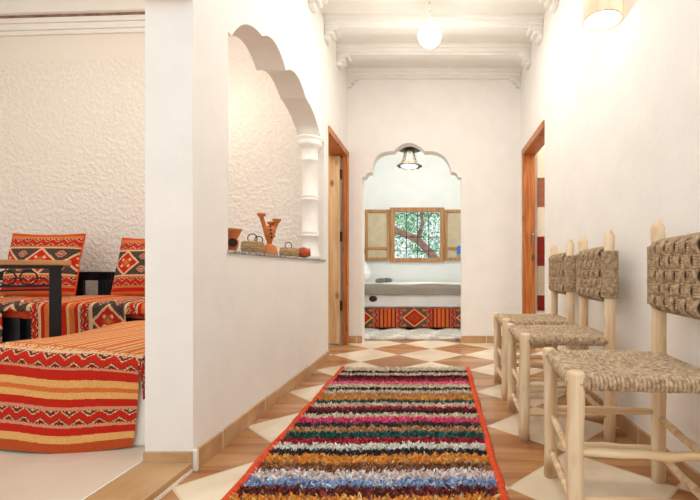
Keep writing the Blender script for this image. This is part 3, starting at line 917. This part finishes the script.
# 1. terracotta pot with collar and round side mouth
X = -.955; y = px_of(234, X)
t = thing('terracotta_pot', 'round terracotta pot with a wide collar at the near end of the niche sill', 'pot', (X, y-.03, ZN))
obj('body', lathe(bmesh.new(), [(0, 0), (.022, 0), (.024, .006), (.03, .02), (.034, .036), (.030, .05), (.026, .056), (.036, .075), (.046, .096), (.050, .104), (.046, .104), (.030, .085), (0, .075)], 24), 'terracotta', t, True)
M = Matrix.Rotation(-PI/2+.2, 4, 'Y') @ Matrix.Rotation(0, 4, 'X')
M = Vector((.55, -.84, .1)).to_track_quat('Z', 'Y').to_matrix().to_4x4()
smo = obj('side_mouth', lathe(bmesh.new(), [(.016, .012), (.020, .034), (.027, .040), (.027, .044), (.020, .044)], 20, (0, 0, .034), M), 'red_clay', t, True)
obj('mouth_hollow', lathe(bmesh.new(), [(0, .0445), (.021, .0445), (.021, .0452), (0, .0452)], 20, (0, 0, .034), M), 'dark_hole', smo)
# 2, 4. flat straw baskets with wire rings
def basket(name, label, u, X, L, Hh, rings):
    y = px_of(u, X)
    t = thing(name, label, 'basket', (X, y, ZN), 0, 'straw baskets in the niche')
    bm = bmesh.new()
    for k in range(6):
        z = .006+k*(Hh-.012)/5
        f = .88+.12*math.sin(PI*(k+.6)/6.2)
        tube(bm, [(.045*f*math.cos(a), L/2*f*math.sin(a), z) for a in [2*PI*i/28 for i in range(28)]], (Hh/5)*.62, 6, closed=True)
    bd = obj('body', bm, 'woven_straw', t, True)
    bm = bmesh.new()
    lathe(bm, [(0, Hh*.82), (.038, Hh*.82), (.038, Hh*.9), (0, Hh*.95)], 24)
    for v in bm.verts: v.co.y *= L/2/.043
    obj('lid', bm, 'woven_straw', bd, True)
    for (oy, r) in rings:
        # each ring stands up edge-on to the hall
        obj('ring', tube(bmesh.new(), [(.012+.85*r*math.cos(a), oy+.53*r*math.cos(a), Hh-.006+r+r*math.sin(a)) for a in [2*PI*i/20 for i in range(20)]], .0028, 6, closed=True), 'dark_wire', t, True, label='dark wire ring handle')
    return t
basket('straw_basket', 'low straw basket with two wire rings between terracotta pot and candle holder', 253, -.97, .17, .062, ((-.035, .023), (.045, .020)))
basket('straw_basket', 'low straw basket with one wire ring right of the three-cup candle holder', 289.5, -.985, .24, .060, ((-.055, .022),))
# 3. candle holder
X = -.95; y = px_of(269.5, X)
t = thing('candle_holder', 'tall terracotta candle holder with three trumpet cups at the niche centre', 'candle holder', (X, y, ZN))
obj('foot', lathe(bmesh.new(), [(0, 0), (.046, 0), (.047, .006), (.040, .03), (.034, .05), (.018, .058), (.014, .064)], 24), 'terracotta', t, True)
bm = lathe(bmesh.new(), [(.011, .060), (.015, .075), (.026, .105), (.033, .135), (.034, .150), (.024, .165), (0, .170)], 20)
stm = obj('stem', bm, 'terracotta', t, True)
def cup(oy, ox, z, lean):
    a = Vector((ox*.4, oy*.35, .13)); b = Vector((ox, oy, z))
    bm = tube(bmesh.new(), [a, a.lerp(b, .5), b, b+Vector((0, 0, .008)), b+Vector((0, 0, .016)), b+Vector((0, 0, .021))], [.014, .012, .011, .021, .025, .024], 16)
    return bm
for oy, ox, z in ((-.035, -.032, .212), (.022, .034, .188), (.030, .0, .172)):
    obj('cup', cup(oy, ox, z, 0), 'terracotta', t, True)
bm = bmesh.new()
for i, (oy, z) in enumerate(((-.02, .10), (-.028, .12), (-.034, .14), (-.04, .16), (.0, .14), (.028, .13), (.024, .11))):
    p = Vector((.030 if oy == 0 else .020, oy, z))
    lathe(bm, [(0, -.006), (.005, -.003), (.006, 0), (.005, .003), (0, .006)], 8, p)
obj('dimples', bm, 'dark_hole', stm, label='row of dark pierced holes')
# 5. small red pot lying with its mouth toward the hall
X = -.945; y = px_of(303.5, X)
t = thing('clay_pot', 'small reddish clay pot lying on its side beside the niche column', 'pot', (X, y, ZN))
M = Vector((.75, .35, .06)).to_track_quat('Z', 'Y').to_matrix().to_4x4()
bd = obj('body', lathe(bmesh.new(), [(0, -.045), (.02, -.043), (.034, -.025), (.039, 0), (.036, .02), (.028, .034), (.030, .044), (.026, .046), (.022, .04)], 24, (0, 0, .0395), M), 'red_clay', t, True)
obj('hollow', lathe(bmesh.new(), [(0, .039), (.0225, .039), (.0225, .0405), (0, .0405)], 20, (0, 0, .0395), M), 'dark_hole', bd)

# ------------------------------------------------------------------ bedroom
BY0, BY1 = 5.2, 6.62
bed = thing('bed', 'low bed with white sheets and red kilim valance beyond the far arch', 'bed', (0, 5.9, 0))
bl = (0, -5.9, 0)
lc(obj('bed_base', B(-1.34, 1.0, BY0+.02, BY1, .06, .29), 'black_wood', bed), bl)
def val_fn(u, v): return (-1.35+2.36*u, BY0+.004*math.sin(u*60), .295-.235*v)
def val_col(u, v):
    x = -1.35+2.36*u
    seq = [(.30, 'block'), (.07, 'zig'), (.02, 'dark'), (.03, 'orange'), (.018, 'dark'), (.03, 'orange'), (.018, 'red'), (.03, 'orange'), (.02, 'dark'), (.03, 'orange'), (.02, 'dark'), (.07, 'zig')]
    P = sum(w for w, _ in seq)
    q = frac((x-(-.252-.15))/P)*P
    if q < .30:
        a, b = q/.30, v
        xx = a-.5; yy = b-.5
        d = abs(xx)/.5+abs(yy)/.5
        if abs(yy) > .47: return jit(K['brown'])
        if .84 < d < 1: return jit(K['yellow'])
        if d < .84: return jit(K['red'] if d > .5 or d < .18 else K['brown'] if .3 < d < .42 else K['rust'])
        return jit(K['grey'] if abs(abs(xx)-.4)+abs(abs(yy)-.4) > .1 else K['orange'])
    return jit(bands(seq, q, v*.235))
lc(grid('kilim_valance', val_fn, val_col, 520, 56, 'kilim', bed, .004), bl)
lc(obj('mattress', B(-1.35, 1.02, BY0, BY1, .295, .575, bev=.035), 'white_sheet', bed, True, label='white-sheeted mattress'), bl)
bm = lathe(bmesh.new(), [(0, 0), (.045, 0), (.05, .004), (.04, .012), (0, .012)], 24, (0, 0, 0), Matrix.Rotation(PI/2, 4, 'X'))
for v in bm.verts: v.co.z *= .72
mt = obj('grip', bm, 'dark_bronze', bed, True, label='dark oval grip on the mattress side'); mt.location = (-.757, BY0-5.9-.002, .41)
# throw folded over the front edge
def thr_fn(u, v):
    x = -1.33+2.34*u
    s = v*.545
    if s < .42: return (x, BY0+.40-s, .583+.006*math.sin(x*9+s*20))
    s -= .42
    a = min(s/.03, PI/2)
    return (x, BY0-.012-.0*s-.01*math.sin(a), .583-max(0, s-.0)*1.0+.003*math.sin(x*15))
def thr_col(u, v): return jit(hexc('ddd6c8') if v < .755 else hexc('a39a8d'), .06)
lc(grid('throw', thr_fn, thr_col, 120, 60, 'kilim', bed, .008), bl)
# pillow leaning at the head end
def pillow_bm(w, d, h):
    bm = bmesh.new(); bmesh.ops.create_uvsphere(bm, u_segments=28, v_segments=16, radius=1)
    for v in bm.verts:
        x, y, z = v.co
        sx = math.copysign(abs(x)**.55, x); sy = math.copysign(abs(y)**.55, y)
        v.co = Vector((sx*w/2, sy*d/2, z*h/2*(1-.25*max(abs(sx), abs(sy))**4)))
    return bm
pw = obj('pillow', pillow_bm(.46, .66, .16), 'white_sheet', None, True)
pw.location = (-1.06, 5.95, .83); pw.rotation_euler = (0, math.radians(58), 0)
tag(pw, 'white pillow leaning at the left end of the bed', 'pillow')
for i, (u, v, yy, lab) in enumerate(((380, 282.5, 5.48, 'small grey rolled bundle on the bed, the left one of two'), (388, 280.5, 5.62, 'small grey rolled bundle on the bed, the right one of two'))):
    x = (u-435)*yy/425
    t = thing('rolled_bundle', lab, 'bundle', (x, yy, .592), .4-.8*i, 'grey bundles on the bed')
    bm = tube(bmesh.new(), [(-.06, 0, .03), (-.055, 0, .03), (-.02, 0, .034), (.03, 0, .036), (.055, 0, .032), (.06, 0, .03)], [.010, .020, .027, .028, .022, .010], 14)
    rl_ = obj('roll', bm, 'grey_towel', t, True)
    obj('fold', tube(bmesh.new(), [(-.05, -.02, .052), (0, -.02, .061), (.05, -.018, .056)], [.006, .008, .006], 8), 'grey_towel', rl_, True)
bc = obj('blue_cloth', B(-.035, .035, -.012, .012, -.13, .0, bev=.008), 'blue_fabric', None)
for v in bc.data.vertices:
    v.co.x *= 1+.25*(-v.co.z/.13)
bc.location = (bx(459.5)+.0, YB-.064, bz(246)); tag(bc, 'small blue cloth hanging on the right window shutter', 'cloth')
# fluffy white bedside rug
sk = thing('sheepskin_rug', 'fluffy white rug on the floor in front of the bed beyond the arch', 'rug', (-.25, 4.87, 0))
vs, fs = [], []
bm = bmesh.new(); box(bm, -.60, .58, -.27, .27, .002, .035, bev=.012)
obj('backing', bm, 'sheepskin', sk)
for _ in range(22000):
    x = random.uniform(-.61, .585); y = random.uniform(-.285, .28)
    edge = .02*math.sin(x*21)+.012*math.sin(x*47)
    if y < -.262+edge: continue
    h = .035+.018*math.sin(x*19+y*11)*math.sin(y*17+1)+random.uniform(-.01, .01)
    k = len(vs); a = random.uniform(0, PI); w = .006; dx, dy = math.cos(a)*w, math.sin(a)*w
    lx, ly = random.gauss(0, .028), random.gauss(-.004, .022)
    vs += [(x-dx, y-dy, .012), (x+dx, y+dy, .012), (x+lx, y+ly, max(.02, h)+.01)]; fs.append((k, k+1, k+2))
tag(obj('fleece', (vs, fs), 'sheepskin', sk), kind='stuff')

# bedroom ceiling lamp
lx_, ly_ = (409.3-435)*5.4/425, 5.4
lz = H+(271-149)*5.4/425
lamp = thing('hanging_lantern', 'patterned metal bell lantern hanging beyond the arch', 'lamp', (lx_, ly_, lz))
obj('plate', lathe(bmesh.new(), [(0, -.006), (.15, -.012), (.155, -.006), (.15, 0), (0, .012)], 32), 'dark_bronze', lamp, True)
bm = bmesh.new()
prof = [(.066, -.012), (.07, -.05), (.078, -.10), (.092, -.15), (.118, -.19), (.155, -.215)]
for i, (r, z) in enumerate(prof):
    pass
lathe(bm, prof[::-1]+[(.06, -.012)], 28)
sh_ = obj('bell', bm, 'lamp_metal', lamp, True)
obj('bell_rim', tube(bmesh.new(), [((.153+.006*math.cos(10*a))*math.cos(a), (.153+.006*math.cos(10*a))*math.sin(a), -.217-.006*math.sin(10*a)) for a in [2*PI*i/80 for i in range(80)]], .006, 6, closed=True), 'lamp_metal', sh_, True)
obj('bulb', lathe(bmesh.new(), [(0, -.246), (.06, -.24), (.10, -.226), (.11, -.218), (0, -.216)], 24), 'lamp_glow', lamp, True)
obj('rod', tube(bmesh.new(), [(0, 0, 0), (0, 0, 2.92-lz)], .008, 8), 'dark_bronze', lamp)

# hall pendant
gx, gy = (429.3-435)*3.0/425, 3.15
gz = H+(271-36.5)*gy/425
pend = thing('pendant_lamp', 'glowing round glass pendant lamp on a chain under the white hall ceiling beams', 'lamp', (gx, gy, gz))
bm = bmesh.new(); bmesh.ops.create_uvsphere(bm, u_segments=20, v_segments=12, radius=.085)
for v in bm.verts:
    v.co.z *= .9
obj('globe', bm, 'lit_globe', pend, False)
obj('cap', lathe(bmesh.new(), [(.045, .07), (.05, .085), (.036, .10), (.016, .112), (.010, .13), (0, .132)], 20), 'pale_brass', pend, True)
ch = bmesh.new()
z = .125; i = 0
while gz+z < 2.80:
    pts = []
    for a in [2*PI*k/12 for k in range(12)]:
        p = (.010*math.cos(a), 0, z+.019+.019*math.sin(a))
        pts.append(p if i % 2 else (0, p[0], p[2]))
    tube(ch, pts, .0032, 6, closed=True); z += .030; i += 1
obj('chain', ch, 'pale_brass', pend, True)
obj('canopy', lathe(bmesh.new(), [(0, 2.76-gz), (.045, 2.80-gz), (.055, 2.837-gz), (0, 2.837-gz)], 24), 'pale_brass', pend, True)

# wall sconce
sx0, sy0, sz0 = XR-.098, 2.0, 1.925
sc = thing('wall_sconce', 'lit cream drum wall light high on the right wall', 'lamp', (XR, sy0, sz0))
def sc_l(bm, c): 
    bmesh.ops.translate(bm, verts=bm.verts, vec=Vector(c)); return bm
bm = lathe(bmesh.new(), [(.084, 0), (.087, .0), (.087, .27), (.084, .27)], 40)
bmesh.ops.delete(bm, geom=[f for f in bm.faces if len(f.verts) > 4], context='FACES')
shd = obj('shade', sc_l(bm, (sx0-XR, 0, 0)), 'lamp_shade_paper', sc, True)
obj('shade_rim', sc_l(tube(bmesh.new(), [(.0865*math.cos(a), .0865*math.sin(a), .002) for a in [2*PI*i/40 for i in range(40)]], .0025, 6, closed=True), (sx0-XR, 0, 0)), 'pale_brass', shd, True)
obj('bracket', tube(bmesh.new(), [(0, 0, .14), (sx0-XR, 0, .14)], .008, 8), 'pale_brass', sc)
bm = bmesh.new(); bmesh.ops.create_uvsphere(bm, u_segments=16, v_segments=10, radius=.035); 
obj('bulb', sc_l(bm, (sx0-XR, 0, .06)), 'lit_bulb', sc, True)

# textile hanging in the right-hand room
wh = obj('patchwork_hanging', B(0, .5, -.012, 0, .35, 2.0), 'kilim', None)
COL.objects.unlink(wh)
def wh_fn(u, v): return (.5*u, -.015-.006*math.sin(u*14), 2.02-1.68*v)
def wh_col(u, v):
    i = int(v*1.68/.305); j = int(u*.5/.17)
    m = ['f0e4cf', 'a86a50', 'eee0cc', '8c2f28', 'cdbba2', '8a2c26', 'ead9c0']
    c = hexc(m[(i+j*1) % 7 if j else i % 7])
    if (i+j) % 2 == 1 and frac(u*40)+frac(v*60) < .5: c = tuple(x*.7 for x in c)
    return jit(c, .06)
wh = grid('patchwork_hanging', wh_fn, wh_col, 60, 160, 'kilim', None, .004)
wh.location = (1.06, YF-.004, 0); tag(wh, 'patchwork textile of maroon and cream blocks hanging inside the right doorway', 'textile')

# ------------------------------------------------------------------ light
w = bpy.data.worlds.new('World'); scene.world = w; w.use_nodes = True
bg = w.node_tree.nodes['Background']; bg.inputs[0].default_value = (.95, .98, 1.0, 1); bg.inputs[1].default_value = 1.0
def area(name, loc, target, size, power, color=(1, 1, 1)):
    l = bpy.data.lights.new(name, 'AREA'); l.shape = 'RECTANGLE'; l.size, l.size_y = size; l.energy = power; l.color = color
    o = bpy.data.objects.new(name, l); COL.objects.link(o); o.location = loc
    o.rotation_euler = (Vector(target)-Vector(loc)).to_track_quat('-Z', 'Y').to_euler()
    return o
def point(name, loc, power, color=(1, 1, 1), r=.05):
    l = bpy.data.lights.new(name, 'POINT'); l.energy = power; l.color = color; l.shadow_soft_size = r
    o = bpy.data.objects.new(name, l); COL.objects.link(o); o.location = loc
    return o
area('front_fill', (-.3, -1.2, 2.2), (-.2, 3, .9), (2.4, 1.6), 7, (1, .97, .92))  # added fill from behind the camera, not a real window
area('living_fill', (-2.7, 2.0, 2.95), (-2.7, 2.4, 0), (1.2, 1.0), 16, (1, .95, .88))  # added overhead fill for the living room, no fixture modelled
point('niche_spot', (-1.72, 3.05, 2.1), 5.5, (1, .92, .8), .15)
area('hall_fill', (0, 2.6, 2.75), (0, 2.6, 0), (.7, 1.6), 17, (1, .985, .96))  # added fill so the enclosed corridor is not dim, no fixture
point('pendant_light', (gx, gy-.02, gz-.14), 10, (1, .97, .9), .08)
point('sconce_light', (sx0-.02, sy0, sz0-.01), .7, (1, .9, .75), .03)
area('bedroom_fill', (-.1, 4.85, 2.75), (-.1, 6.2, .5), (1.4, .5), 30, (.95, .98, 1))  # added fill inside the arch, brightens the bed front and far wall
area('side_right_fill', (1.8, 3.6, 2.9), (1.6, 3.8, 0), (.8, .8), 22, (1, .97, .92))  # added unseen fill that brightens the hanging textile
area('side_left_fill', (-1.8, 4.05, 2.9), (-1.6, 4.1, 0), (.6, .5), 16, (1, .95, .88))  # added unseen fill that brightens the open door leaf
sun = bpy.data.lights.new('garden_sun', 'SUN'); sun.energy = 3.8; so_ = bpy.data.objects.new('garden_sun', sun); COL.objects.link(so_)
so_.rotation_euler = (math.radians(-28), math.radians(8), 0); so_.location = (0, 12, 6)

# ------------------------------------------------------------------ camera
cam = bpy.data.cameras.new('camera'); co = bpy.data.objects.new('camera', cam); COL.objects.link(co)
co.location = (0, 0, H); co.rotation_euler = (PI/2, 0, 0)
cam.sensor_width = 36; cam.lens = 425/700*36
cam.shift_x = -(435-350)/700; cam.shift_y = (271-250)/700
cam.clip_start = .05
scene.camera = co
scene.view_settings.view_transform = 'Standard'
scene.view_settings.look = 'None'
scene.view_settings.exposure = .06
